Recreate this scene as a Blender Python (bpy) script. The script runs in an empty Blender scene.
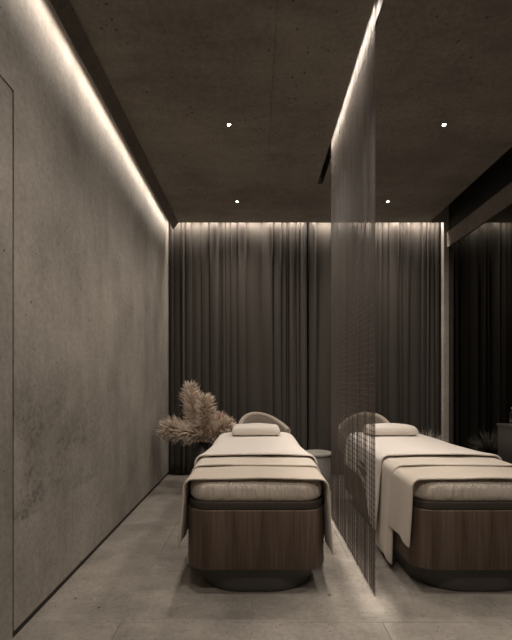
import bpy, bmesh, math, random
from mathutils import Vector, Matrix
R = math.radians
S = bpy.context.scene
C = S.collection
rnd = random.Random(7)

# ------------------------------------------------------------------ camera, world, exposure
F_PX = 397.0
CAM_H = 1.2
cd = bpy.data.cameras.new('camera'); cam = bpy.data.objects.new('camera', cd); C.objects.link(cam)
cam.location = (0, 0, CAM_H); cam.rotation_euler = (R(90), 0, 0)
cd.sensor_fit = 'HORIZONTAL'; cd.sensor_width = 36.0; cd.lens = 36.0*F_PX/512.0
cd.shift_y = (381.5-320)/512.0
cd.clip_start = 0.02
S.camera = cam
w = bpy.data.worlds.new('world'); S.world = w; w.use_nodes = True
w.node_tree.nodes['Background'].inputs[0].default_value = (0.0, 0.0, 0.0, 1)
S.view_settings.view_transform = 'Standard'; S.view_settings.look = 'None'
S.view_settings.gamma = 1.0; S.view_settings.use_curve_mapping = False
S.view_settings.exposure = 0.0
S.cycles.use_denoising = True
S.cycles.max_bounces = 10; S.cycles.diffuse_bounces = 7; S.cycles.glossy_bounces = 4
S.cycles.sample_clamp_indirect = 3.0

WARM = (1.0, 0.893, 0.79)
P_WALL, P_CURT, P_SCREEN, P_SPOT = 23.0, 16.0, 15.0, 60.0
P_LENS = 0.55

def area_light(name, loc, rot, sx, sy, power, spread, parent=None):
    l = bpy.data.lights.new(name, 'AREA'); l.shape = 'RECTANGLE'; l.size = sx; l.size_y = sy
    l.energy = power; l.color = WARM; l.spread = R(spread)
    o = bpy.data.objects.new(name, l); C.objects.link(o); o.location = loc; o.rotation_euler = rot
    o.parent = parent
    return o

# ------------------------------------------------------------------ key dimensions (metres)
LW = -1.125        # left wall face
RW = 2.42          # mirror face
CEIL = 3.2         # ceiling underside
CE_L, CE_R = -0.98, 2.18   # ceiling edges
CE_Y = 5.0         # far ceiling edge
CUR_Y = 5.09       # curtain
FAR = 5.26         # wall behind curtain
NEAR = -1.7
SX = 0.660         # string screen plane
SLOT = (0.622, 0.674)

# ------------------------------------------------------------------ materials
def nmat(name):
    m = bpy.data.materials.new(name); m.use_nodes = True
    nt = m.node_tree; b = nt.nodes['Principled BSDF']
    return m, nt, b
def N(nt, t, **kw):
    n = nt.nodes.new(t)
    for k, v in kw.items():
        if k in n.inputs: n.inputs[k].default_value = v
        else: setattr(n, k, v)
    return n
def L(nt, a, ao, b, bi): nt.links.new(a.outputs[ao], b.inputs[bi])
def ramp(nt, stops, interp='LINEAR'):
    r = nt.nodes.new('ShaderNodeValToRGB'); cr = r.color_ramp; cr.interpolation = interp
    while len(cr.elements) < len(stops): cr.elements.new(0.5)
    for e, (p, c) in zip(cr.elements, stops):
        e.position = p; e.color = (c[0], c[1], c[2], 1) if not isinstance(c, (int, float)) else (c, c, c, 1)
    return r
def mixc(nt, fac, a, b, mode='MIX'):
    m = nt.nodes.new('ShaderNodeMix'); m.data_type = 'RGBA'; m.blend_type = mode
    for sock, idx in ((fac, 0), (a, 6), (b, 7)):
        if isinstance(sock, tuple) and hasattr(sock[0], 'outputs'): nt.links.new(sock[0].outputs[sock[1]], m.inputs[idx])
        elif isinstance(sock, (int, float)): m.inputs[idx].default_value = sock
        else: m.inputs[idx].default_value = (sock[0], sock[1], sock[2], 1)
    return (m, 2)

def plain(name, col, rough=0.6, metal=0.0, spec=0.5, bump=None, sheen=0):
    m, nt, b = nmat(name)
    b.inputs['Base Color'].default_value = (*col, 1); b.inputs['Roughness'].default_value = rough
    b.inputs['Metallic'].default_value = metal; b.inputs['Specular IOR Level'].default_value = spec
    if sheen: b.inputs['Sheen Weight'].default_value = sheen
    tc = N(nt, 'ShaderNodeTexCoord')
    sc, st = bump or (60, 0.05)
    n = N(nt, 'ShaderNodeTexNoise', Scale=sc, Detail=4.0); L(nt, tc, 'Object', n, 'Vector')
    bp = N(nt, 'ShaderNodeBump', Strength=st, Distance=0.01); L(nt, n, 'Fac', bp, 'Height'); L(nt, bp, 'Normal', b, 'Normal')
    v = mixc(nt, (n, 'Fac'), [c*0.88 for c in col], [min(1, c*1.12) for c in col])
    nt.links.new(v[0].outputs[v[1]], b.inputs['Base Color'])
    return m

def concrete(name, dark, light, scale=1.0, rough=0.75, pits=True, pit_scale=7.0, pit_size=0.07, streak=(1, 1, 0.22), bump=0.25, worn=None, spec=0.3, rough_patch=0.0):
    m, nt, b = nmat(name)
    g = N(nt, 'ShaderNodeNewGeometry')
    mp = N(nt, 'ShaderNodeMapping'); mp.inputs['Scale'].default_value = streak; L(nt, g, 'Position', mp, 'Vector')
    n1 = N(nt, 'ShaderNodeTexNoise', Scale=1.6*scale, Detail=9.0, Roughness=0.62, Distortion=0.4); L(nt, g, 'Position', n1, 'Vector')
    n2 = N(nt, 'ShaderNodeTexNoise', Scale=5.5*scale, Detail=8.0, Roughness=0.7); L(nt, mp, 'Vector', n2, 'Vector')
    n3 = N(nt, 'ShaderNodeTexNoise', Scale=38.0, Detail=8.0, Roughness=0.75); L(nt, g, 'Position', n3, 'Vector')
    r1 = ramp(nt, [(0.38, 0.0), (0.63, 1.0)]); L(nt, n1, 'Fac', r1, 'Fac')
    r2 = ramp(nt, [(0.36, 0.0), (0.66, 1.0)]); L(nt, n2, 'Fac', r2, 'Fac')
    mid = [(a+c)/2 for a, c in zip(dark, light)]
    c1 = mixc(nt, (r1, 'Color'), dark, light)
    c2 = mixc(nt, (r2, 'Color'), [x*0.74 for x in mid], [x*1.22 for x in mid])
    col = mixc(nt, 0.45, c1, c2)
    r3 = ramp(nt, [(0.34, 0.62), (0.64, 1.22)]); L(nt, n3, 'Fac', r3, 'Fac')
    col = mixc(nt, 0.55, col, (r3, 'Color'), 'MULTIPLY')
    height = (n3, 'Fac')
    if pits:
        hsrc = (n3, 'Fac')
        for psc, psz, pfr, pdk in ((pit_scale, pit_size, 0.62, 0.35), (pit_scale*4.2, 0.22, 0.66, 0.48)):
            v = N(nt, 'ShaderNodeTexVoronoi', Scale=psc, Randomness=1.0); L(nt, g, 'Position', v, 'Vector')
            # pore size varies from cell to cell; many cells have none
            sep = N(nt, 'ShaderNodeSeparateColor'); L(nt, v, 'Color', sep, 'Color')
            sz = N(nt, 'ShaderNodeMapRange'); sz.inputs['From Min'].default_value = pfr; sz.inputs['From Max'].default_value = 1.0
            sz.inputs['To Min'].default_value = 0.0; sz.inputs['To Max'].default_value = psz
            L(nt, sep, 'Red', sz, 'Value')
            wob = N(nt, 'ShaderNodeMath', operation='MULTIPLY_ADD'); wob.inputs[1].default_value = 0.10; wob.inputs[2].default_value = -0.05
            L(nt, n3, 'Fac', wob, 0)
            ad = N(nt, 'ShaderNodeMath', operation='ADD'); L(nt, v, 'Distance', ad, 0); L(nt, wob, 0, ad, 1)
            lt = N(nt, 'ShaderNodeMath', operation='LESS_THAN'); L(nt, ad, 0, lt, 0); L(nt, sz, 0, lt, 1)
            col = mixc(nt, (lt, 0), col, [x*pdk for x in dark])
            hh = N(nt, 'ShaderNodeMath', operation='MULTIPLY_ADD'); hh.inputs[1].default_value = -1.2; L(nt, lt, 0, hh, 0); nt.links.new(hsrc[0].outputs[hsrc[1]], hh.inputs[2]); hsrc = (hh, 0)
        height = (hh, 0)
    if worn:
        # a rough, honeycombed zone of the pour above its lift line
        z0, y0, y1, z1 = worn
        sp = N(nt, 'ShaderNodeSeparateXYZ'); L(nt, g, 'Position', sp, 'Vector')
        def band(lo, hi, soft, out):
            a = N(nt, 'ShaderNodeMapRange'); a.inputs['From Min'].default_value = lo; a.inputs['From Max'].default_value = lo+soft[0]; L(nt, sp, out, a, 'Value')
            c = N(nt, 'ShaderNodeMapRange'); c.inputs['From Min'].default_value = hi-soft[1]; c.inputs['From Max'].default_value = hi; c.inputs['To Min'].default_value = 1; c.inputs['To Max'].default_value = 0; L(nt, sp, out, c, 'Value')
            mm = N(nt, 'ShaderNodeMath', operation='MULTIPLY'); L(nt, a, 0, mm, 0); L(nt, c, 0, mm, 1); return mm
        bz = band(z0, z1, (0.012, 0.4), 'Z'); by = band(y0, y1, (0.4, 1.2), 'Y')
        mm = N(nt, 'ShaderNodeMath', operation='MULTIPLY'); L(nt, bz, 0, mm, 0); L(nt, by, 0, mm, 1)
        hn = N(nt, 'ShaderNodeTexNoise', Scale=34.0, Detail=8.0, Roughness=0.8); L(nt, g, 'Position', hn, 'Vector')
        hr = ramp(nt, [(0.50, 0.0), (0.56, 1.0)]); L(nt, hn, 'Fac', hr, 'Fac')
        wn = N(nt, 'ShaderNodeTexNoise', Scale=2.6, Detail=4.0); L(nt, g, 'Position', wn, 'Vector')
        wr = ramp(nt, [(0.42, 0.0), (0.56, 1.0)]); L(nt, wn, 'Fac', wr, 'Fac')
        nb = N(nt, 'ShaderNodeMath', operation='MULTIPLY'); L(nt, wr, 'Color', nb, 0); L(nt, mm, 0, nb, 1); mm = nb
        m2 = N(nt, 'ShaderNodeMath', operation='MULTIPLY'); L(nt, hr, 'Color', m2, 0); L(nt, mm, 0, m2, 1)
        m3 = N(nt, 'ShaderNodeMath', operation='MULTIPLY'); L(nt, m2, 0, m3, 0); m3.inputs[1].default_value = 0.8
        col = mixc(nt, (m3, 0), col, [x*0.45 for x in dark])
        m4 = N(nt, 'ShaderNodeMath', operation='MULTIPLY'); L(nt, mm, 0, m4, 0); m4.inputs[1].default_value = 0.30
        col = mixc(nt, (m4, 0), col, [x*0.6 for x in dark])
        h2 = N(nt, 'ShaderNodeMath', operation='SUBTRACT'); nt.links.new(height[0].outputs[height[1]], h2.inputs[0]); L(nt, m2, 0, h2, 1)
        height = (h2, 0)
    nt.links.new(col[0].outputs[col[1]], b.inputs['Base Color'])
    b.inputs['Roughness'].default_value = rough; b.inputs['Specular IOR Level'].default_value = spec
    bp = N(nt, 'ShaderNodeBump', Strength=bump, Distance=0.006); nt.links.new(height[0].outputs[height[1]], bp.inputs['Height'])
    L(nt, bp, 'Normal', b, 'Normal')
    return m

def wood(name, dark, light):
    m, nt, b = nmat(name)
    tc = N(nt, 'ShaderNodeTexCoord')
    mp = N(nt, 'ShaderNodeMapping'); mp.inputs['Scale'].default_value = (26, 26, 1.0); L(nt, tc, 'Object', mp, 'Vector')
    n = N(nt, 'ShaderNodeTexNoise', Scale=1.0, Detail=8.0, Roughness=0.65, Distortion=0.5); L(nt, mp, 'Vector', n, 'Vector')
    mp2 = N(nt, 'ShaderNodeMapping'); mp2.inputs['Scale'].default_value = (150, 150, 4); L(nt, tc, 'Object', mp2, 'Vector')
    n2 = N(nt, 'ShaderNodeTexNoise', Scale=1.0, Detail=4.0); L(nt, mp2, 'Vector', n2, 'Vector')
    r = ramp(nt, [(0.30, dark), (0.52, [(a+c)/2 for a, c in zip(dark, light)]), (0.72, light)]); L(nt, n, 'Fac', r, 'Fac')
    r2 = ramp(nt, [(0.35, 0.72), (0.62, 1.1)]); L(nt, n2, 'Fac', r2, 'Fac')
    c = mixc(nt, 0.7, (r, 'Color'), (r2, 'Color'), 'MULTIPLY')
    nt.links.new(c[0].outputs[c[1]], b.inputs['Base Color'])
    b.inputs['Roughness'].default_value = 0.5; b.inputs['Specular IOR Level'].default_value = 0.35
    bp = N(nt, 'ShaderNodeBump', Strength=0.12, Distance=0.003); L(nt, n2, 'Fac', bp, 'Height'); L(nt, bp, 'Normal', b, 'Normal')
    return m

def cloth(name, col, rough=0.9, weave=420.0, wrinkle=(7, 0.25), stretch=(1, 1, 1), sheen=0.2):
    m, nt, b = nmat(name)
    tc = N(nt, 'ShaderNodeTexCoord')
    mp = N(nt, 'ShaderNodeMapping'); mp.inputs['Scale'].default_value = stretch; L(nt, tc, 'Object', mp, 'Vector')
    n = N(nt, 'ShaderNodeTexNoise', Scale=weave, Detail=2.0); L(nt, tc, 'Object', n, 'Vector')
    k = N(nt, 'ShaderNodeTexNoise', Scale=wrinkle[0], Detail=5.0, Roughness=0.55); L(nt, mp, 'Vector', k, 'Vector')
    b1 = N(nt, 'ShaderNodeBump', Strength=wrinkle[1], Distance=0.03); L(nt, k, 'Fac', b1, 'Height')
    b2 = N(nt, 'ShaderNodeBump', Strength=0.25, Distance=0.002); L(nt, n, 'Fac', b2, 'Height'); L(nt, b1, 'Normal', b2, 'Normal')
    L(nt, b2, 'Normal', b, 'Normal')
    v = mixc(nt, (n, 'Fac'), [c*0.90 for c in col], [min(1, c*1.08) for c in col])
    nt.links.new(v[0].outputs[v[1]], b.inputs['Base Color'])
    b.inputs['Roughness'].default_value = rough; b.inputs['Specular IOR Level'].default_value = 0.15
    b.inputs['Sheen Weight'].default_value = sheen
    return m

def fibre(name, dark, light):
    m, nt, b = nmat(name)
    g = N(nt, 'ShaderNodeNewGeometry')
    r_ = ramp(nt, [(0.0, dark), (1.0, light)]); L(nt, g, 'Random Per Island', r_, 'Fac'); L(nt, r_, 'Color', b, 'Base Color')
    b.inputs['Roughness'].default_value = 0.85; b.inputs['Specular IOR Level'].default_value = 0.15
    return m

def emit(name, strength):
    m, nt, b = nmat(name)
    b.inputs['Base Color'].default_value = (0.8, 0.75, 0.7, 1)
    b.inputs['Emission Color'].default_value = (*WARM, 1); b.inputs['Emission Strength'].default_value = strength
    return m

M = {}
M['wall'] = concrete('wall_concrete', (0.205, 0.186, 0.162), (0.375, 0.343, 0.302), 0.9, worn=(0.525, 1.5, 3.3, 1.3), pit_scale=9.0)
M['door'] = concrete('door_concrete', (0.20, 0.181, 0.158), (0.35, 0.319, 0.28), 1.1, pit_scale=9.0)
M['ceil'] = concrete('ceiling_concrete', (0.19, 0.169, 0.147), (0.33, 0.295, 0.256), 0.8, streak=(0.25, 1, 1), pit_scale=6.0, pit_size=0.10, bump=0.15)
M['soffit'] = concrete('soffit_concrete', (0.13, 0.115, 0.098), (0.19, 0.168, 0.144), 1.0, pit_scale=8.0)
M['floor'] = concrete('floor_stone', (0.185, 0.167, 0.146), (0.365, 0.333, 0.290), 1.6, rough=0.5, streak=(0.4, 1, 1), pit_scale=12.0, pit_size=0.11, bump=0.12, spec=0.35)
M['grout'] = concrete('floor_grout', (0.17, 0.153, 0.133), (0.22, 0.20, 0.172), 1.0, pits=False)
M['pil'] = concrete('pilaster_concrete', (0.32, 0.29, 0.252), (0.44, 0.40, 0.35), 2.0, pits=False)
M['header'] = concrete('header_concrete', (0.22, 0.198, 0.172), (0.32, 0.288, 0.25), 1.4, pit_scale=9.0)
M['dark'] = plain('dark_backing_shade', (0.016, 0.014, 0.012), 0.7)
M['gap'] = plain('shadow_gap', (0.010, 0.009, 0.008), 0.9)
M['bronze'] = plain('dark_bronze', (0.035, 0.029, 0.024), 0.45, 0.6)
M['curtain'] = cloth('curtain_fabric', (0.068, 0.060, 0.052), weave=300, wrinkle=(5, 0.1), stretch=(3, 3, 0.3), sheen=0.05)
M['string'] = plain('string_thread', (0.095, 0.080, 0.067), 0.55)
M['walnut'] = wood('walnut_veneer', (0.060, 0.040, 0.029), (0.165, 0.115, 0.085))
M['deck'] = plain('deck_vinyl_shaded', (0.045, 0.035, 0.026), 0.7)  # darkened so the deck carries the shadow band below the mattress
M['plinth'] = plain('plinth_lacquer', (0.075, 0.068, 0.060), 0.45)
M['towel'] = cloth('towelling', (0.62, 0.55, 0.475), weave=260, wrinkle=(22, 0.9), stretch=(1.8, 1.8, 0.22), sheen=0.3)
M['sheet'] = cloth('white_sheet', (0.74, 0.685, 0.63), wrinkle=(4, 0.08), weave=500)
M['blanket'] = cloth('cream_blanket', (0.60, 0.54, 0.465), wrinkle=(5, 0.08), weave=350)
M['runner'] = cloth('beige_runner', (0.53, 0.468, 0.395), wrinkle=(5, 0.10), weave=350)
M['pillow'] = cloth('pillow_cover', (0.72, 0.66, 0.60), wrinkle=(6, 0.10), weave=500)
M['chair'] = cloth('chair_fabric', (0.205, 0.172, 0.142), wrinkle=(20, 0.05), weave=320)
M['chair_rim_lit'] = cloth('chair_rim_lit_fabric', (0.34, 0.288, 0.238), wrinkle=(20, 0.05), weave=320)  # chair fabric split in tone: light-catching rim coloured lighter, shell darker
M['tabletop'] = plain('table_stone', (0.26, 0.245, 0.222), 0.45)
M['table'] = plain('table_grey', (0.17, 0.158, 0.14), 0.6)
M['vase'] = plain('vase_ceramic', (0.022, 0.018, 0.016), 0.45)
M['plume'] = fibre('plume_fibre', (0.46, 0.38, 0.31), (0.83, 0.72, 0.61))
M['plume_pale'] = fibre('plume_fibre_pale', (0.50, 0.39, 0.32), (0.80, 0.66, 0.56))
M['stem'] = plain('dry_stem', (0.30, 0.23, 0.16), 0.8)
M['grass'] = fibre('grey_grass', (0.34, 0.31, 0.275), (0.66, 0.61, 0.55))
M['cab'] = plain('cabinet_lacquer', (0.030, 0.025, 0.023), 0.5)
M['bottle'] = plain('bottle_glass', (0.008, 0.008, 0.010), 0.12)
M['chrome'] = plain('chrome', (0.75, 0.72, 0.68), 0.15, 1.0)
M['alu'] = plain('channel_metal', (0.30, 0.27, 0.24), 0.5, 0.8)
M['led'] = emit('led_diffuser', 14.0)
M['lamp'] = emit('lamp_lens', 60.0)
mm, nt, b = nmat('smoked_mirror'); M['mirror'] = mm
tcn = N(nt, 'ShaderNodeNewGeometry'); nn = N(nt, 'ShaderNodeTexNoise', Scale=3.0, Detail=3.0); L(nt, tcn, 'Position', nn, 'Vector')
cc = mixc(nt, (nn, 'Fac'), (0.12, 0.12, 0.108), (0.135, 0.135, 0.122)); nt.links.new(cc[0].outputs[cc[1]], b.inputs['Base Color'])
b.inputs['Metallic'].default_value = 1.0; b.inputs['Roughness'].default_value = 0.015

# ------------------------------------------------------------------ mesh helpers
class MB:
    def __init__(s): s.v = []; s.f = []
    def box(s, x0, x1, y0, y1, z0, z1):
        k = len(s.v)
        s.v += [(x, y, z) for z in (z0, z1) for y in (y0, y1) for x in (x0, x1)]
        s.f += [tuple(k+i for i in q) for q in ((0,2,3,1), (4,5,7,6), (0,1,5,4), (2,6,7,3), (0,4,6,2), (1,3,7,5))]
        return s
    def loft(s, rings, cap=True):
        n = len(rings[0]); k = len(s.v)
        for r in rings: s.v += r
        for i in range(len(rings)-1):
            for j in range(n):
                a = k+i*n+j; c = k+i*n+(j+1) % n
                s.f.append((a, c, c+n, a+n))
        if cap:
            s.f.append(tuple(k+j for j in reversed(range(n))))
            s.f.append(tuple(k+(len(rings)-1)*n+j for j in range(n)))
        return s
    def lathe(s, prof, seg=40, c=(0, 0)):
        return s.loft([[(c[0]+r*math.cos(2*math.pi*j/seg), c[1]+r*math.sin(2*math.pi*j/seg), z) for j in range(seg)] for r, z in prof])
    def tube(s, pts, rads, seg=8):
        rings = []
        for i, p in enumerate(pts):
            p = Vector(p); d = (Vector(pts[min(i+1, len(pts)-1)])-Vector(pts[max(i-1, 0)])).normalized()
            a = d.orthogonal().normalized() if abs(d.z) > 0.999 or True else None
            ref = Vector((0, 0, 1)) if abs(d.z) < 0.9 else Vector((1, 0, 0))
            a = d.cross(ref).normalized(); c = d.cross(a)
            r = rads[i] if isinstance(rads, (list, tuple)) else rads
            rings.append([tuple(p+a*math.cos(2*math.pi*j/seg)*r+c*math.sin(2*math.pi*j/seg)*r) for j in range(seg)])
        return s.loft(rings)
    def build(s, name, m, parent=None, smooth=False, bevel=0.0, seg=2, loc=None):
        me = bpy.data.meshes.new(name); me.from_pydata(s.v, [], s.f); me.update()
        bm = bmesh.new(); bm.from_mesh(me); bmesh.ops.recalc_face_normals(bm, faces=bm.faces); bm.to_mesh(me); bm.free()
        if smooth:
            me.polygons.foreach_set('use_smooth', [True]*len(me.polygons))
        me.materials.append(M[m] if isinstance(m, str) else m)
        o = bpy.data.objects.new(name, me); C.objects.link(o); o.parent = parent
        if loc: o.location = loc
        if smooth:
            try: me.set_sharp_from_angle(angle=R(45))
            except Exception: pass
        if bevel:
            bv = o.modifiers.new('bevel', 'BEVEL'); bv.width = bevel; bv.segments = seg; bv.limit_method = 'ANGLE'
        return o
def tag(o, label=None, cat=None, group=None, kind=None):
    if label: o['label'] = label
    if cat: o['category'] = cat
    if group: o['group'] = group
    if kind: o['kind'] = kind
    return o
def empty(name, loc=(0, 0, 0), rz=0):
    o = bpy.data.objects.new(name, None); C.objects.link(o); o.location = loc; o.rotation_euler = (0, 0, rz); o.empty_display_size = 0.1
    return o
def copy_tree(o, parent=None):
    c = o.copy(); C.objects.link(c); c.parent = parent
    for ch in list(o.children): copy_tree(ch, c)
    return c
def rr(hw, hl, r, z, seg=10, inset=0.0):
    """ring of a rounded rectangle in plan"""
    hw -= inset; hl -= inset; r = max(0.002, min(r-inset*0.6, hw, hl)); out = []
    for cx, cy, a0 in ((hw-r, hl-r, 0), (-hw+r, hl-r, 90), (-hw+r, -hl+r, 180), (hw-r, -hl+r, 270)):
        for i in range(seg+1):
            a = R(a0+90*i/seg); out.append((cx+r*math.cos(a), cy+r*math.sin(a), z))
    res = []
    for i, p in enumerate(out):
        q = out[(i+1) % len(out)]; res.append(p)
        d = math.hypot(q[0]-p[0], q[1]-p[1])
        n = 14 if (i % (seg+1) == seg and d > 0.05) else 0
        for k in range(1, n+1):
            t = k/(n+1); res.append((p[0]+(q[0]-p[0])*t, p[1]+(q[1]-p[1])*t, z))
    return res
def pad(hw, hl, r, z0, z1, e, seg=10, es=5):
    """rounded-rectangle slab with rounded top and bottom edges"""
    rings = []
    for i in range(es+1):
        a = R(90*i/es); rings.append(rr(hw, hl, r, z0+e*(1-math.sin(a)), seg, e*(1-math.cos(a)) if False else e*(1-math.sin(R(90*i/es)))*0 + e*(1-math.cos(R(90-90*i/es)))))
    rings2 = [rr(hw, hl, r, z1-(q[0][2]-z0), seg, 0) for q in reversed(rings)]
    for i, q in enumerate(reversed(range(es+1))):
        a = R(90*q/es); rings2[i] = rr(hw, hl, r, z1-e*(1-math.sin(a)), seg, e*(1-math.cos(R(90-90*q/es))))
    rings = []
    for q in range(es+1):
        t = R(90*q/es)      # 0: bottom face, 90: side
        rings.append(rr(hw, hl, r, z0+e*(1-math.sin(t)) if False else z0+e*(1-math.cos(t)), seg, e*(1-math.sin(t))))
    for q in reversed(range(es+1)):
        t = R(90*q/es)
        rings.append(rr(hw, hl, r, z1-e*(1-math.cos(t)), seg, e*(1-math.sin(t))))
    return rings

# ================================================================== THE SETTING
fl = tag(MB().box(LW-0.15, RW+0.2, NEAR-0.1, FAR+0.1, -0.15, -0.006).build('floor', 'grout'), 'warm grey stone slab floor running under both massage beds', kind='structure')
ROW, SLABW = 0.71, 1.30
j = 2.69-ROW*7
k = 0
while j < FAR:
    y0, y1 = max(j, NEAR), min(j+ROW, FAR)
    if y1 > NEAR+0.02:
        x = -0.02-SLABW*2+(0.5*SLABW if k % 2 else 0)
        while x < RW:
            x0, x1 = max(x, LW-0.02), min(x+SLABW, RW+0.02)
            if x1-x0 > 0.03:
                MB().box(x0+0.0008, x1-0.0008, y0+0.0008, y1-0.0008, -0.02, rnd.uniform(-0.0004, 0)).build('floor_slab', 'floor', fl, bevel=0.0008, seg=1)
            x += SLABW
    j += ROW; k += 1

# left wall with a flush concealed door
DY0, DY1, DZ = 0.86, 1.845, 2.552
G = 0.011
wl = MB()
wl.box(LW-0.15, LW, DY1, FAR, 0.04, 3.55)
wl.box(LW-0.15, LW, DY0, DY1, DZ, 3.55)
wl.box(LW-0.15, LW, NEAR, DY0, 0.04, 3.55)
tag(wl.build('wall_left', 'wall'), 'tall board-formed concrete wall on the left, washed with light from above', kind='structure')
tag(MB().box(LW-0.15, LW-0.05, NEAR, FAR, 0.0, 3.4).build('wall_core', 'gap'), 'dark core behind the concrete wall and its shadow gaps', kind='structure')
d1 = tag(MB().box(LW-0.045, LW, DY0+G, DY1-G, 0.012, DZ-G).build('door_1', 'door'), 'flush concealed concrete-faced door in the left wall', kind='structure')
for a, c_ in ((NEAR, DY0), (DY1, FAR)):
    tag(MB().box(LW-0.045, LW-0.012, a, c_, 0.0, 0.039).build('baseboard_left', 'bronze'), 'dark recessed skirting strip under the left concrete wall', kind='structure')

# far wall behind the curtains, near wall behind the camera, right wall, roof
tag(MB().box(LW-0.15, RW+0.3, FAR, FAR+0.12, 0, 3.6).build('wall_far', 'soffit'), 'concrete wall behind the curtains', kind='structure')
tag(MB().box(LW-0.15, RW+0.3, NEAR-0.12, NEAR, 0, 3.6).build('wall_near', 'wall'), 'concrete wall behind the viewer', kind='structure')
tag(MB().box(LW-0.15, RW+0.3, NEAR-0.1, FAR+0.1, 3.55, 3.7).build('roof_slab', 'soffit'), 'dark slab above the ceiling slots', kind='structure')
tag(MB().box(RW+0.03, RW+0.25, NEAR, FAR, 0, 3.55).build('wall_right', 'dark'), 'dark wall carrying the smoked mirror', kind='structure')
wm = tag(MB().box(RW+0.012, RW+0.03, NEAR, 4.985, 0.0, 2.885).build('wall_mirror', 'dark'), 'wall of smoked dark mirror to the right of the beds', kind='structure')
my = [NEAR, -0.35, 1.0, 2.35, 3.70, 4.985]
for a, c_ in zip(my[:-1], my[1:]):
    MB().box(RW, RW+0.012, a+0.001, c_-0.001, 0.0, 2.885).build('mirror_pane', 'mirror', wm)
tag(MB().box(RW-0.02, RW+0.03, NEAR, 4.985, 2.885, 3.075).build('trim_1', 'header', bevel=0.003), 'concrete header beam over the smoked mirror', kind='structure')
tag(MB().box(RW-0.06, RW+0.03, 4.99, 5.06, 0.0, 3.55).build('trim_2', 'pil', bevel=0.003), 'slim pale concrete pilaster at the right end of the curtain', kind='structure')

# ceiling: panels with fine joints, slot for the string screen
ce = empty('ceiling', (0, 0, CEIL)); tag(ce, 'dark concrete panel ceiling with fine joints and pores', kind='structure')
ys = [NEAR, -0.69, 0.22, 1.13, 2.04, 2.95, 3.86, CE_Y]
SLOT_Y0, SLOT_Y1 = 2.0, 4.02
JG = 0.0009
for ya, yb in zip(ys[:-1], ys[1:]):
    for xa, xb in ((CE_L, 0.11), (0.11, 0.661), (0.661, 1.42), (1.42, CE_R)):
        segs = [(ya, yb)]
        for sa, sb in segs:
            pieces = []
            if xb == 0.661 or xa == 0.661:
                edge = SLOT[0] if xb == 0.661 else SLOT[1]
                lo, hi = max(sa, SLOT_Y0), min(sb, SLOT_Y1)
                m_ = MB()
                def bx(x0, x1, y0, y1):
                    if y1-y0 > 1e-4: m_.box(x0, x1, y0, y1, 0, 0.06)
                if hi > lo:
                    if xb == 0.661:
                        bx(xa+JG, edge, sa+JG, sb-JG)
                        bx(edge, xb, sa+JG, lo); bx(edge, xb, hi, sb-JG)
                    else:
                        bx(edge, xb-JG, sa+JG, sb-JG)
                        bx(xa, edge, sa+JG, lo); bx(xa, edge, hi, sb-JG)
                else: bx(xa+(0 if xa == .661 else JG), xb-(0 if xb == .661 else JG), sa+JG, sb-JG)
                m_.build('ceiling_panel', 'ceil', ce)
            else:
                MB().box(xa+JG, xb-JG, sa+JG, sb-JG, 0, 0.06).build('ceiling_panel', 'ceil', ce)
MB().box(CE_R, RW-0.02, CE_Y-0.02, CE_Y, 0, 0.35).build('ceiling_panel', 'ceil', ce)
# slab body over the panels, with its vertical edges
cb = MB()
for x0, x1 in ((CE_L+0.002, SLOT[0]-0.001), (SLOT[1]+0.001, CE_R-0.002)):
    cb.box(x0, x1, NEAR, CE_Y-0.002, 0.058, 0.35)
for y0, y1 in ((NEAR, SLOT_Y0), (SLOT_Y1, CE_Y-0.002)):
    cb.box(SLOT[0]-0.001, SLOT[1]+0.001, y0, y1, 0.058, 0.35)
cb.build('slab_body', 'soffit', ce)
MB().box(SLOT[1]-0.006, SLOT[1]-0.0005, SLOT_Y0+0.001, SLOT_Y1-0.001, 0.0, 0.345).build('slot_shade_sheet', 'gap', ce)  # added black sheet: keeps the slot wall dark so only the strings look lit
# raised soffit strip between ceiling edge and left wall, LED gap at the wall
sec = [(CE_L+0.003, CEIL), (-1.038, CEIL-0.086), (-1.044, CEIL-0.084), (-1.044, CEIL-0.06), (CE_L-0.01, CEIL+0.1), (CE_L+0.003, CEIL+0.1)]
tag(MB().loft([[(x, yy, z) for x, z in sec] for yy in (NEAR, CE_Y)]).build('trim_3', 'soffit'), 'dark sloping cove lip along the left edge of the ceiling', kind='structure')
# right recess wall, its unlit shade put into a near-black colour
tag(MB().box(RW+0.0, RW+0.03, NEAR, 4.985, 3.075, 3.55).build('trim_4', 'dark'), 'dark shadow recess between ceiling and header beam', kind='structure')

# ------------------------------------------------------------------ LED light lines
def light_strip(name, label, axis, a, b, pos, parts, light):
    o = empty(name, pos); tag(o, label, 'light strip', 'concealed led light lines')
    ln = b-a; h = ln/2; wd = parts
    if axis == 'y':
        MB().box(-wd/2-0.003, wd/2+0.003, -h, h, 0.0, 0.02).build('channel', 'alu', o)
        MB().box(-wd/2, wd/2, -h+0.01, h-0.01, -0.004, 0.0).build('diffuser', 'led', o)
    else:
        MB().box(-h, h, -wd/2-0.003, wd/2+0.003, 0.0, 0.02).build('channel', 'alu', o)
        MB().box(-h+0.01, h-0.01, -wd/2, wd/2, -0.004, 0.0).build('diffuser', 'led', o)
    power, spread, tilt = light
    sx, sy = (wd, ln-0.02) if axis == 'y' else (ln-0.02, wd)
    area_light(name+'_light', (0, 0, -0.006), tilt, sx, sy, power, spread, o)
    return o
light_strip('wall_light_strip', 'led line in the gap above the left concrete wall', 'y', NEAR+0.05, CE_Y, (-1.036, (NEAR+0.05+CE_Y)/2, CEIL+0.0), 0.020, (P_WALL, 170, (0, R(35), 0)))
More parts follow.
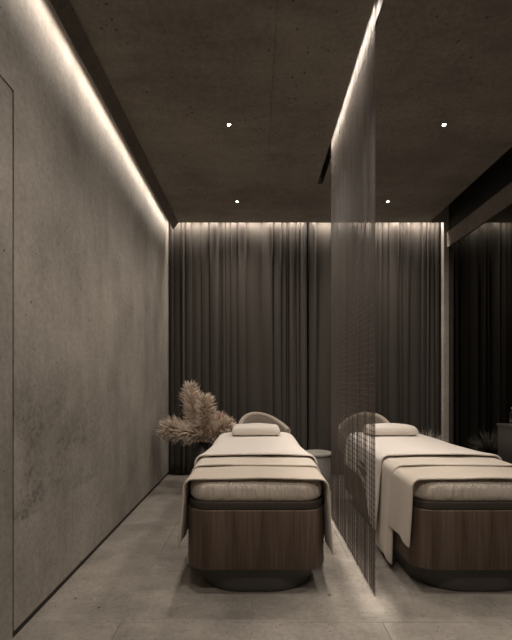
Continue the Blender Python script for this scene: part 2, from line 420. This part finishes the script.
light_strip('curtain_light_strip', 'led line in the slot above the curtain left of the screen', 'x', LW+0.03, 0.64, ((LW+0.67)/2, CE_Y+0.014, CEIL+0.06), 0.018, (P_CURT, 160, (R(25), 0, 0)))
light_strip('curtain_light_strip', 'led line in the slot above the curtain right of the screen', 'x', 0.68, RW-0.08, ((0.68+RW-0.08)/2, CE_Y+0.014, CEIL+0.06), 0.018, (P_CURT, 160, (R(25), 0, 0)))
light_strip('screen_light_strip', 'led line in the ceiling slot beside the string screen', 'y', 2.15, 3.49, (SX-0.022, 2.82, CEIL+0.11), 0.016, (P_SCREEN, 100, (0, 0, 0)))
area_light('screen_lens_light', (SX-0.030, 2.75, CEIL+0.10), (0, R(-0.3), 0), 0.01, 1.45, P_LENS, 5)

# ------------------------------------------------------------------ recessed spotlights
def downlight(x, y, label, k=1.0):
    o = empty('ceiling_spotlight', (x, y, CEIL)); tag(o, label, 'spotlight', 'recessed ceiling spotlights')
    MB().loft([[(r*math.cos(2*math.pi*i/28), r*math.sin(2*math.pi*i/28), z) for i in range(28)] for r, z in ((0.024, 0.0), (0.023, -0.003), (0.015, -0.003), (0.0135, 0.006), (0.0135, 0.02))], cap=False).build('trim_ring', 'bronze', o, smooth=True)
    MB().lathe([(0.0125, -0.0015), (0.011, -0.003), (0.004, -0.004)], 24).build('lens', 'lamp', o, smooth=True)
    l = bpy.data.lights.new('spotlight', 'SPOT'); l.energy = P_SPOT*k; l.color = WARM; l.spot_size = R(152); l.spot_blend = 1.0; l.shadow_soft_size = 0.09
    lo = bpy.data.objects.new('spotlight', l); C.objects.link(lo); lo.parent = o; lo.location = (0, 0, -0.05)
    return o
downlight(-0.21, 3.09, 'bright recessed ceiling spotlight above the left bed, nearer one')
downlight(-0.21, 4.41, 'small recessed ceiling spotlight left of the screen, closer to the curtain')
downlight(1.465, 3.09, 'bright recessed ceiling spotlight above the right bed, nearer one')
downlight(1.465, 4.41, 'small recessed ceiling spotlight right of the screen, closer to the curtain')
for x, y, t_ in ((-0.21, 1.77, 'left bed foot'), (-0.21, 0.45, 'left side of the entrance end'), (1.465, 1.77, 'right bed foot'), (1.465, 0.45, 'right side of the entrance end')):  # unseen spotlights, added to continue the rows and fill the near end with light
    downlight(x, y, 'extra recessed ceiling spotlight outside the picture, over the '+t_, 1.05 if y > 1 else 1.0)

# ------------------------------------------------------------------ curtains
def curtain(x0, x1, label, seed):
    rg = random.Random(seed)
    folds = []; x = x0
    while x < x1-0.03:
        wv = rg.choice((0.04, 0.05, 0.065, 0.085, 0.12, 0.17, 0.21))*rg.uniform(0.85, 1.15)
        if x+wv > x1-0.04: wv = x1-x
        folds.append((x, wv, rg.uniform(0.045, 0.095)*min(1, 0.6+wv*3), rg.uniform(0.25, 0.75), rg.uniform(-1, 1)))
        x += wv
    cols = []
    for fx, wv, amp, sk, ph in folds:
        n = 12
        for i in range(n):
            cols.append((fx, wv, amp, sk, ph, i/n))
    cols.append((*folds[-1][:5], 1.0))
    rows = 26; z0, z1 = 0.012, 3.46
    mb = MB()
    for r in range(rows+1):
        t = r/rows; z = z0+(z1-z0)*t
        for (fx, wv, amp, sk, ph, u) in cols:
            su = u**(math.log(0.5)/math.log(sk))
            bulge = math.sin(math.pi*su)**(0.40+0.35*abs(ph)) if 0 < su < 1 else 0.0
            a = amp*(0.80+0.25*math.sin(ph*6+t*2.2))
            sway = 0.008*math.sin(ph*9+t*3.0)*(1-t)
            inx = 0.010*math.sin(2*math.pi*u)*math.sin(ph*5)
            lim = 1.0
            xx = fx+wv*u+sway*math.sin(math.pi*u)+inx
            mb.v.append((min(max(xx, x0), x1), CUR_Y+0.03-a*bulge+0.006*math.sin(xx*9), z))
    n = len(cols)
    for r in range(rows):
        for i in range(n-1):
            a = r*n+i; mb.f.append((a, a+1, a+1+n, a+n))
    o = mb.build('curtain', 'curtain', smooth=False)
    o.data.polygons.foreach_set('use_smooth', [True]*len(o.data.polygons))
    sd = o.modifiers.new('solid', 'SOLIDIFY'); sd.thickness = 0.003
    tag(o, label, 'curtain', 'floor length curtains on the far wall')
    return o
curtain(LW+0.012, 0.655, 'dark taupe floor-length pleated curtain behind the left bed, between concrete wall and screen', 3)
curtain(0.675, RW-0.065, 'dark taupe floor-length pleated curtain behind the right bed, between screen and pilaster', 11)

# ------------------------------------------------------------------ string screen
sc = empty('string_screen', (SX, 2.85, 0)); tag(sc, 'sheer hanging string screen dividing the two beds from ceiling to floor', 'room divider')
MB().box(-0.006, 0.006, -0.66, 0.66, 3.44, 3.47).build('top_rail', 'bronze', sc)
mb = MB(); rg = random.Random(5)
y = -0.645
while y < 0.645:
    x = rg.uniform(-0.004, 0.004); zb = 0.006+max(0, rg.gauss(0, 0.012)); r = 0.00080
    k = len(mb.v)
    pts = [zb, 0.8, 1.7, 2.6, 3.445]
    for z in pts:
        dx = rg.uniform(-0.0006, 0.0006); dy = rg.uniform(-0.0006, 0.0006)
        for q in range(3):
            a = 2*math.pi*q/3
            mb.v.append((x+dx+r*math.cos(a), y+dy+r*math.sin(a), z))
    for i in range(len(pts)-1):
        for q in range(3):
            a = k+i*3+q; c_ = k+i*3+(q+1) % 3
            mb.f.append((a, c_, c_+3, a+3))
    # small beads threaded on each string, in level rows
    z = 0.03
    while z < 3.40:
        kk = len(mb.v); br = 0.00185; hz = 0.0046
        zz = z+0.004
        mb.v += [(x, y, zz-hz), (x+br, y, zz), (x, y+br, zz), (x-br, y, zz), (x, y-br, zz), (x, y, zz+hz)]
        for q in range(4):
            mb.f.append((kk, kk+1+(q+1) % 4, kk+1+q)); mb.f.append((kk+5, kk+1+q, kk+1+(q+1) % 4))
        z += 0.034
    y += rg.choice((0.0034, 0.004, 0.004, 0.0047, 0.0062))
me = bpy.data.meshes.new('strings'); me.from_pydata(mb.v, [], mb.f); me.update(); me.materials.append(M['string'])
so = bpy.data.objects.new('strings', me); C.objects.link(so); so.parent = sc; so['kind'] = 'stuff'

# ================================================================== BEDS
HW, HL, TOP = 0.385, 0.93, 0.640
def taper(y):
    t = min(1, max(0, (y-(-HL+0.55))/0.62)); return t*t*(3-2*t)
def make_bed():
    o = empty('massage_bed')
    MB().loft(pad(0.348, HL-0.035, 0.26, 0.0, 0.145, 0.012, 14, 3)).build('plinth', 'plinth', o, smooth=True)
    MB().loft(pad(0.399, HL+0.004, 0.128, 0.142, 0.478, 0.006, 16, 3)).build('wood_body', 'walnut', o, smooth=True)
    MB().loft(pad(0.392, HL-0.001, 0.122, 0.4785, 0.524, 0.006, 14, 4)).build('padded_deck', 'deck', o, smooth=True)
    # mattress: fine grid skin with soft edge, slightly ruched
    mt = MB().loft(pad(HW, HL, 0.12, 0.512, TOP, 0.048, 18, 6))
    mt.v = [(x*(1-0.10*taper(y)), y, z) for x, y, z in mt.v]
    # ring points along the straight sides so the taper starts behind the blankets
    mt.build('mattress', 'towel', o, smooth=True)
    return o
def path(hw, top, r, zl, zr, flare, n_hang=9, n_arc=6, n_top=18, crown=0.006):
    """cross-section across the bed from left hem over the top to right hem"""
    p = []
    for i in range(n_hang):
        t = i/n_hang; z = zl+(top-r-zl)*t; p.append((-hw-flare*(1-t)**1.3, z, 1-t))
    for i in range(n_arc+1):
        a = R(90*i/n_arc); p.append((-hw+r*(1-math.cos(a)), top-r+r*math.sin(a), 0))
    for i in range(1, n_top):
        u = i/n_top; p.append(((-hw+r)+(2*hw-2*r)*u, top+crown*math.sin(math.pi*u), 0))
    for i in range(n_arc+1):
        a = R(90-90*i/n_arc); p.append((hw-r*(1-math.cos(a)), top-r+r*math.sin(a), 0))
    for i in range(n_hang):
        t = (i+1)/n_hang; z = top-r+(zr-(top-r))*t; p.append((hw+flare*t**1.3, z, t))
    return p
def drape(name, mat_, y0, y1, hw, top, r, zl, zr, flare, thick, seed, ny=16, head=False, ripple=0.006, lift=0.0, skew=0.0):
    rg = random.Random(seed); ph = [rg.uniform(0, 6.28) for _ in range(6)]
    mb = MB(); n = None
    for k in range(ny+1):
        v = k/ny; y = y0+(y1-y0)*v
        w_ = hw; tp = top; l, rr_ = zl, zr
        if head:
            hw_ = hw-0.036*taper(y)+0.010*math.exp(-(v/0.07)**2)
            hem = 0.24*taper(y-0.05); l += hem; rr_ += hem
            e = max(0.0, (y-(HL-0.17))/0.17)
            w_ = hw_-0.11*(1-math.sqrt(max(0, 1-min(1, e)**2)))
            tp = top-0.045*max(0, (y-(HL-0.05))/0.05)**2
        tp += lift*math.exp(-((v)/0.10)**2)
        P = path(w_, tp, r, l, rr_, flare)
        n = len(P)
        for i, (x, z, hang) in enumerate(P):
            sgn = -1 if x < 0 else 1
            dx = sgn*hang*ripple*(math.sin(ph[0 if sgn < 0 else 3]+v*7.0)+0.6*math.sin(ph[1]+v*13.0))
            dz = 0.0018*math.sin(ph[2]+x*9+y*5)*(1-hang)+0.001*math.sin(ph[4]+x*17-y*11)*(1-hang)
            dy = hang*(skew*sgn if sgn < 0 else skew*0.6)+0.004*math.sin(ph[5]+x*8)*(1-hang)
            zz = z+dz
            if hang > 0.95: zz += 0.006*math.sin(ph[1]+v*5)
            mb.v.append((x+dx, y+dy, zz))
    for k in range(ny):
        for i in range(n-1):
            a = k*n+i; mb.f.append((a, a+1, a+1+n, a+n))
    o = mb.build(name, mat_)
    # outward normals
    if o.data.polygons[len(o.data.polygons)//2].normal.z < 0: o.data.flip_normals()
    o.data.polygons.foreach_set('use_smooth', [True]*len(o.data.polygons))
    sd = o.modifiers.new('solid', 'SOLIDIFY'); sd.thickness = thick; sd.offset = 1.0
    bv = o.modifiers.new('bevel', 'BEVEL'); bv.width = thick*0.45; bv.segments = 3; bv.limit_method = 'ANGLE'; bv.angle_limit = R(50)
    return o
def make_pillow():
    mb = MB(); nx, ny = 28, 20; hw, hd = 0.232, 0.15
    top = []; bot = []
    for s, zf in ((1, 0.098), (-1, 0.0)):
        for j_ in range(ny+1):
            for i in range(nx+1):
                u = i/nx*2-1; v = j_/ny*2-1
                pu = (1-abs(u)**14.0)**0.5; pv = (1-abs(v)**4.5)**0.5
                q = pu*pv
                x = hw*u*(1-0.03*abs(v)**4); y = hd*v*(1-0.04*abs(u)**6)
                z = 0.03+((0.052+0.012*(1-u*u))*q if s > 0 else -0.030*min(1, q*1.6))
                z += 0.0025*math.sin(u*5+v*2)*q if s > 0 else 0
                mb.v.append((x, y, z))
    W = nx+1; K = W*(ny+1)
    for j_ in range(ny):
        for i in range(nx):
            a = j_*W+i
            mb.f.append((a, a+1, a+1+W, a+W)); mb.f.append((K+a, K+a+W, K+a+1+W, K+a+1))
    o = mb.build('pillow', 'pillow')
    bm = bmesh.new(); bm.from_mesh(o.data); bmesh.ops.remove_doubles(bm, verts=bm.verts, dist=0.0006)
    bmesh.ops.recalc_face_normals(bm, faces=bm.faces); bm.to_mesh(o.data); bm.free()
    o.data.polygons.foreach_set('use_smooth', [True]*len(o.data.polygons))
    ss = o.modifiers.new('sub', 'SUBSURF'); ss.levels = 1; ss.render_levels = 1
    return o
BY = 3.155
bed = make_bed(); bed.location = (0, BY, 0)
tag(bed, 'walnut massage bed on dark plinth, fully in view left of the string screen', 'massage bed', 'massage beds')
F0 = -HL
runner = drape('bed_runner', 'runner', F0+0.004, F0+0.345, HW+0.017, TOP+0.003, 0.045, 0.275, 0.225, 0.022, 0.012, 1, ripple=0.004, skew=0.012)
blanket = drape('blanket', 'blanket', F0+0.300, F0+0.62, HW+0.0175, TOP+0.0185, 0.05, 0.045, 0.055, 0.022, 0.011, 2, ripple=0.006, skew=0.016)
sheet = drape('bed_sheet', 'sheet', F0+0.525, HL-0.004, HW+0.020, TOP+0.033, 0.055, 0.16, 0.16, 0.028, 0.013, 4, ny=34, head=True, ripple=0.008, lift=0.012)
pillow = make_pillow()
pillow.location = (0, BY+0.655, TOP+0.060)
for o_ in (runner, blanket, sheet): o_.location = (0, BY, 0)
LB = 'left of the string screen'
tag(runner, 'beige folded runner across the foot of the left walnut bed', 'runner', 'runners on the massage beds')
tag(blanket, 'cream blanket layer between runner and sheet on the left walnut bed', 'blanket', 'blankets on the massage beds')
tag(sheet, 'white sheet with rolled front edge spread over the left walnut bed', 'sheet', 'sheets on the massage beds')
tag(pillow, 'flat white pillow at the head of the left walnut bed', 'pillow', 'pillows on the massage beds')
DX = 1.285
bed2 = copy_tree(bed); bed2.location = (DX, BY, 0); tag(bed2, 'walnut massage bed cut off by the right picture edge, beside the smoked mirror', 'massage bed')
for o_, lab in ((runner, 'beige folded runner hanging over the foot of the right walnut bed'), (blanket, 'cream blanket layer reaching near the floor on the right walnut bed'),
                (sheet, 'white sheet with rolled front edge spread over the right walnut bed'), (pillow, 'flat white pillow on the right walnut bed, partly behind the string screen')):
    c_ = o_.copy(); C.objects.link(c_); c_.location.x += DX; c_['label'] = lab

# ================================================================== CHAIRS
def make_chair():
    o = empty('tub_chair')
    # curved shell: thick band, high at the back, sloping down to the arms
    n = 44; mb = MB(); rings = []
    for i in range(n+1):
        u = i/n*2-1; a = R(90+118*u)             # 90 deg = back (+Y)
        ca, sa = math.cos(a), math.sin(a)
        ht = 0.635+0.172*(0.5+0.5*math.cos(math.pi*min(1, abs(u)*1.02)))**1.1
        rx, ry = 0.335, 0.30
        bl = 0.36
        prof = []
        t = 0.055
        # closed section: outer bottom, outer top, rounded rim, inner top, inner bottom
        sec = [(-0.03, bl), (0.012, bl+0.10), (0.018, ht-0.06), (0.010, ht-0.016), (-0.012, ht), (-0.036, ht-0.004), (-0.052, ht-0.024), (-0.058, ht-0.08), (-0.07, bl+0.08), (-0.085, bl)]
        for d, z in sec:
            lean = (z-bl)*0.06*(1-abs(u)*0.5)
            prof.append(((rx+d+lean)*ca, (ry+d+lean)*sa, z))
        rings.append(prof)
    rim = []
    for i in range(n+1):
        u = i/n*2-1; a = R(90+118*u); ht = 0.635+0.172*(0.5+0.5*math.cos(math.pi*min(1, abs(u)*1.02)))**1.1
        ln_ = (ht-0.36)*0.06*(1-abs(u)*0.5)-0.020
        rim.append(((0.335+ln_)*math.cos(a), (0.30+ln_)*math.sin(a), ht-0.012))
    MB().tube(rim, 0.034, 10).build('rim', 'chair_rim_lit', o, smooth=True)
    mb.loft(rings); mb.build('shell_back', 'chair', o, smooth=True)
    MB().loft(pad(0.265, 0.25, 0.20, 0.36, 0.47, 0.04, 10, 5)).build('seat_cushion', 'chair', o, smooth=True)
    MB().loft(pad(0.26, 0.245, 0.19, 0.315, 0.362, 0.01, 10, 3)).build('seat_base', 'bronze', o, smooth=True)
    for sx in (-1, 1):
        for sy in (-1, 1):
            MB().tube([(sx*0.17, sy*0.15, 0.325), (sx*0.21, sy*0.19, 0.0)], [0.016, 0.011], 10).build('leg', 'bronze', o, smooth=True)
    return o
ch = make_chair(); ch.location = (0.10, 4.62, 0); ch.rotation_euler.z = R(24); ch.scale = (0.87, 0.88, 1.0)
tag(ch, 'beige tub chair with curved back behind the head of the left bed', 'chair', 'tub chairs behind the beds')
c2 = copy_tree(ch); c2.location = (1.26, 4.62, 0); c2.rotation_euler.z = R(-24)
tag(c2, 'beige tub chair behind the right bed, partly veiled by the string screen', 'chair')

# side table
st = empty('side_table', (0.685, 4.41, 0)); tag(st, 'round grey drum side table between left bed and string screen', 'side table')
MB().lathe([(0.140, 0.0), (0.146, 0.004), (0.146, 0.388), (0.142, 0.392)], 48).build('drum_body', 'table', st, smooth=True)
MB().lathe([(0.155, 0.392), (0.160, 0.396), (0.160, 0.414), (0.156, 0.418)], 48).build('table_top', 'tabletop', st, smooth=True)

# ================================================================== PLUMES AND PLANT
VX, VY = -0.60, 4.46
va = empty('vase', (VX, VY, 0)); tag(va, 'dark round ceramic vase on the floor beside the left bed head', 'vase')
MB().lathe([(0.075, 0.0), (0.09, 0.006), (0.135, 0.10), (0.158, 0.20), (0.155, 0.30), (0.125, 0.39), (0.082, 0.44), (0.064, 0.465), (0.066, 0.495), (0.074, 0.505), (0.066, 0.508), (0.058, 0.50), (0.055, 0.46), (0.05, 0.44)], 48).build('vase_body', 'vase', va, smooth=True)
def strand(mb, p, d, up, ln, r, rg, droop):
    pts = []; q = Vector(p); dd = Vector(d).normalized(); rad = []
    n = 4
    for i in range(n+1):
        pts.append(tuple(q)); rad.append(max(0.0004, r*(1-(i/n)**2.2)))
        dd = (dd+Vector(up)*0.16+Vector((rg.uniform(-.22, .22), rg.uniform(-.22, .22), rg.uniform(-.22, .22)-droop))).normalized()
        q = q+dd*(ln/n)
    mb.tube(pts, rad, 3)
def plume(name, label, base, mid, tip, rmax, n, mat_, seed, group):
    rg = random.Random(seed); base, mid, tip = Vector(base), Vector(mid), Vector(tip)
    foot = Vector((VX, VY, 0.30))
    o = empty(name, tuple(foot)); tag(o, label, 'plume', group)
    bez = lambda t: base*(1-t)**2+mid*2*t*(1-t)+tip*t*t
    MB().tube([tuple(Vector((VX+(base.x-VX)*0.15, VY+(base.y-VY)*0.15, 0.30))-foot), tuple(Vector((VX+(base.x-VX)*.5, VY+(base.y-VY)*.5, 0.50))-foot), tuple(base-foot)]+[tuple(bez(t)-foot) for t in (0.3, 0.6, 0.9)], [0.006, 0.006, 0.006, 0.005, 0.004, 0.002], 6).build('stem', 'stem', o, smooth=True)
    mb = MB(); n = int(n*1.25)
    for i in range(n):
        t = (i+rg.random())/n; t = t**0.92
        p = bez(t); ax = (bez(min(1, t+.05))-bez(max(0, t-.05))).normalized()
        a = ax.orthogonal().normalized(); c_ = ax.cross(a); th = rg.uniform(0, 6.283)
        out = a*math.cos(th)+c_*math.sin(th)
        env = min(1, (t+0.15)/0.30)**0.6*(1-max(0, (t-0.75)/0.25)**2.0*0.35)
        ln = rmax*1.08*env*rg.uniform(0.75, 1.15)
        d = out*0.92+ax*(0.28+0.9*max(0, t-0.85)/0.15)
        strand(mb, p-foot+out*0.008, d, ax, ln*1.15, 0.0092*rg.uniform(0.7, 1.3), rg, 0.05)
    f = mb.build('fluff', mat_, o, smooth=True)
    return o
def P(px, py, Y): s = Y/F_PX; return ((px-256)*s, Y, CAM_H-(py-381.5)*s)
G_ = 'dried plumes in the dark vase'
plume('pampas_plume', 'fluffy beige plume leaning far left towards the concrete wall', P(203, 436, 4.44), P(184, 431, 4.38), P(166, 428.5, 4.30), 0.135, 420, 'plume', 21, G_)
plume('pampas_plume', 'tallest fluffy beige plume, standing upright at the back of the vase', P(200, 438, 4.50), P(193, 415, 4.56), P(190, 387, 4.58), 0.12, 480, 'plume', 22, G_)
plume('pampas_plume', 'upright fluffy beige plume in the front middle of the vase', P(205, 442, 4.40), P(205, 420, 4.36), P(206, 399, 4.36), 0.11, 420, 'plume', 23, G_)
plume('pampas_plume', 'fluffy beige plume leaning right over the left bed head', P(209, 440, 4.42), P(218, 433, 4.38), P(229, 425, 4.36), 0.12, 340, 'plume', 24, G_)
plume('pampas_plume', 'short pale plume at the back right of the vase', P(208, 436, 4.52), P(214, 426, 4.58), P(221, 417, 4.62), 0.10, 260, 'plume_pale', 25, G_)

# small grass plant in the mirror corner
gp = empty('grass_plant', (2.05, 4.75, 0)); tag(gp, 'small spiky grey grass plant in dark pot beside the pale pilaster', 'plant')
MB().lathe([(0.075, 0), (0.085, 0.005), (0.115, 0.38), (0.118, 0.395), (0.108, 0.397), (0.10, 0.37), (0.02, 0.365)], 36).build('pot', 'vase', gp, smooth=True)
mb = MB(); rg = random.Random(9)
for i in range(190):
    th = rg.uniform(0, 6.283); ph = rg.uniform(0.15, 1.35)
    d = Vector((math.cos(th)*math.sin(ph), math.sin(th)*math.sin(ph), math.cos(ph)))
    strand(mb, (0.04*math.cos(th)*rg.random(), 0.04*math.sin(th)*rg.random(), 0.365), d, d, rg.uniform(0.18, 0.29), 0.0045, rg, 0.0)
mb.build('leaf_tuft', 'grass', gp, smooth=True)

# ================================================================== CABINET AND BOTTLE
cb_ = empty('cabinet', (2.13, 2.82, 0)); tag(cb_, 'dark low cabinet right of the right bed against the mirror', 'cabinet')
MB().box(-0.28, 0.28, -0.21, 0.22, 0.05, 0.86).build('body', 'cab', cb_, bevel=0.003)
MB().box(-0.285, 0.285, -0.215, 0.225, 0.861, 0.88).build('top', 'cab', cb_, bevel=0.002)
MB().box(-0.25, 0.25, -0.18, 0.19, 0.0, 0.05).build('plinth', 'gap', cb_)
for z0, z1 in ((0.07, 0.325), (0.331, 0.586), (0.592, 0.845)):
    dr = MB().box(-0.275, 0.275, -0.228, -0.211, z0, z1).build('drawer', 'cab', cb_, bevel=0.002)
    MB().box(-0.08, 0.08, -0.240, -0.229, z1-0.03, z1-0.02).build('handle', 'bronze', dr)
bo = empty('bottle', (1.915, 2.95, 0.88)); tag(bo, 'small black bottle with chrome collar standing on the dark cabinet', 'bottle')
MB().lathe([(0.026, 0.006), (0.028, 0.010), (0.028, 0.085), (0.022, 0.10), (0.011, 0.108), (0.011, 0.118)], 28).build('bottle_body', 'bottle', bo, smooth=True)
MB().lathe([(0.026, 0.0), (0.029, 0.001), (0.029, 0.007), (0.026, 0.008)], 28).build('base_ring', 'chrome', bo, smooth=True)
MB().lathe([(0.013, 0.116), (0.014, 0.117), (0.014, 0.130), (0.012, 0.132)], 28).build('collar', 'chrome', bo, smooth=True)
MB().lathe([(0.008, 0.131), (0.009, 0.134), (0.009, 0.150), (0.007, 0.153)], 20).build('cap', 'bottle', bo, smooth=True)
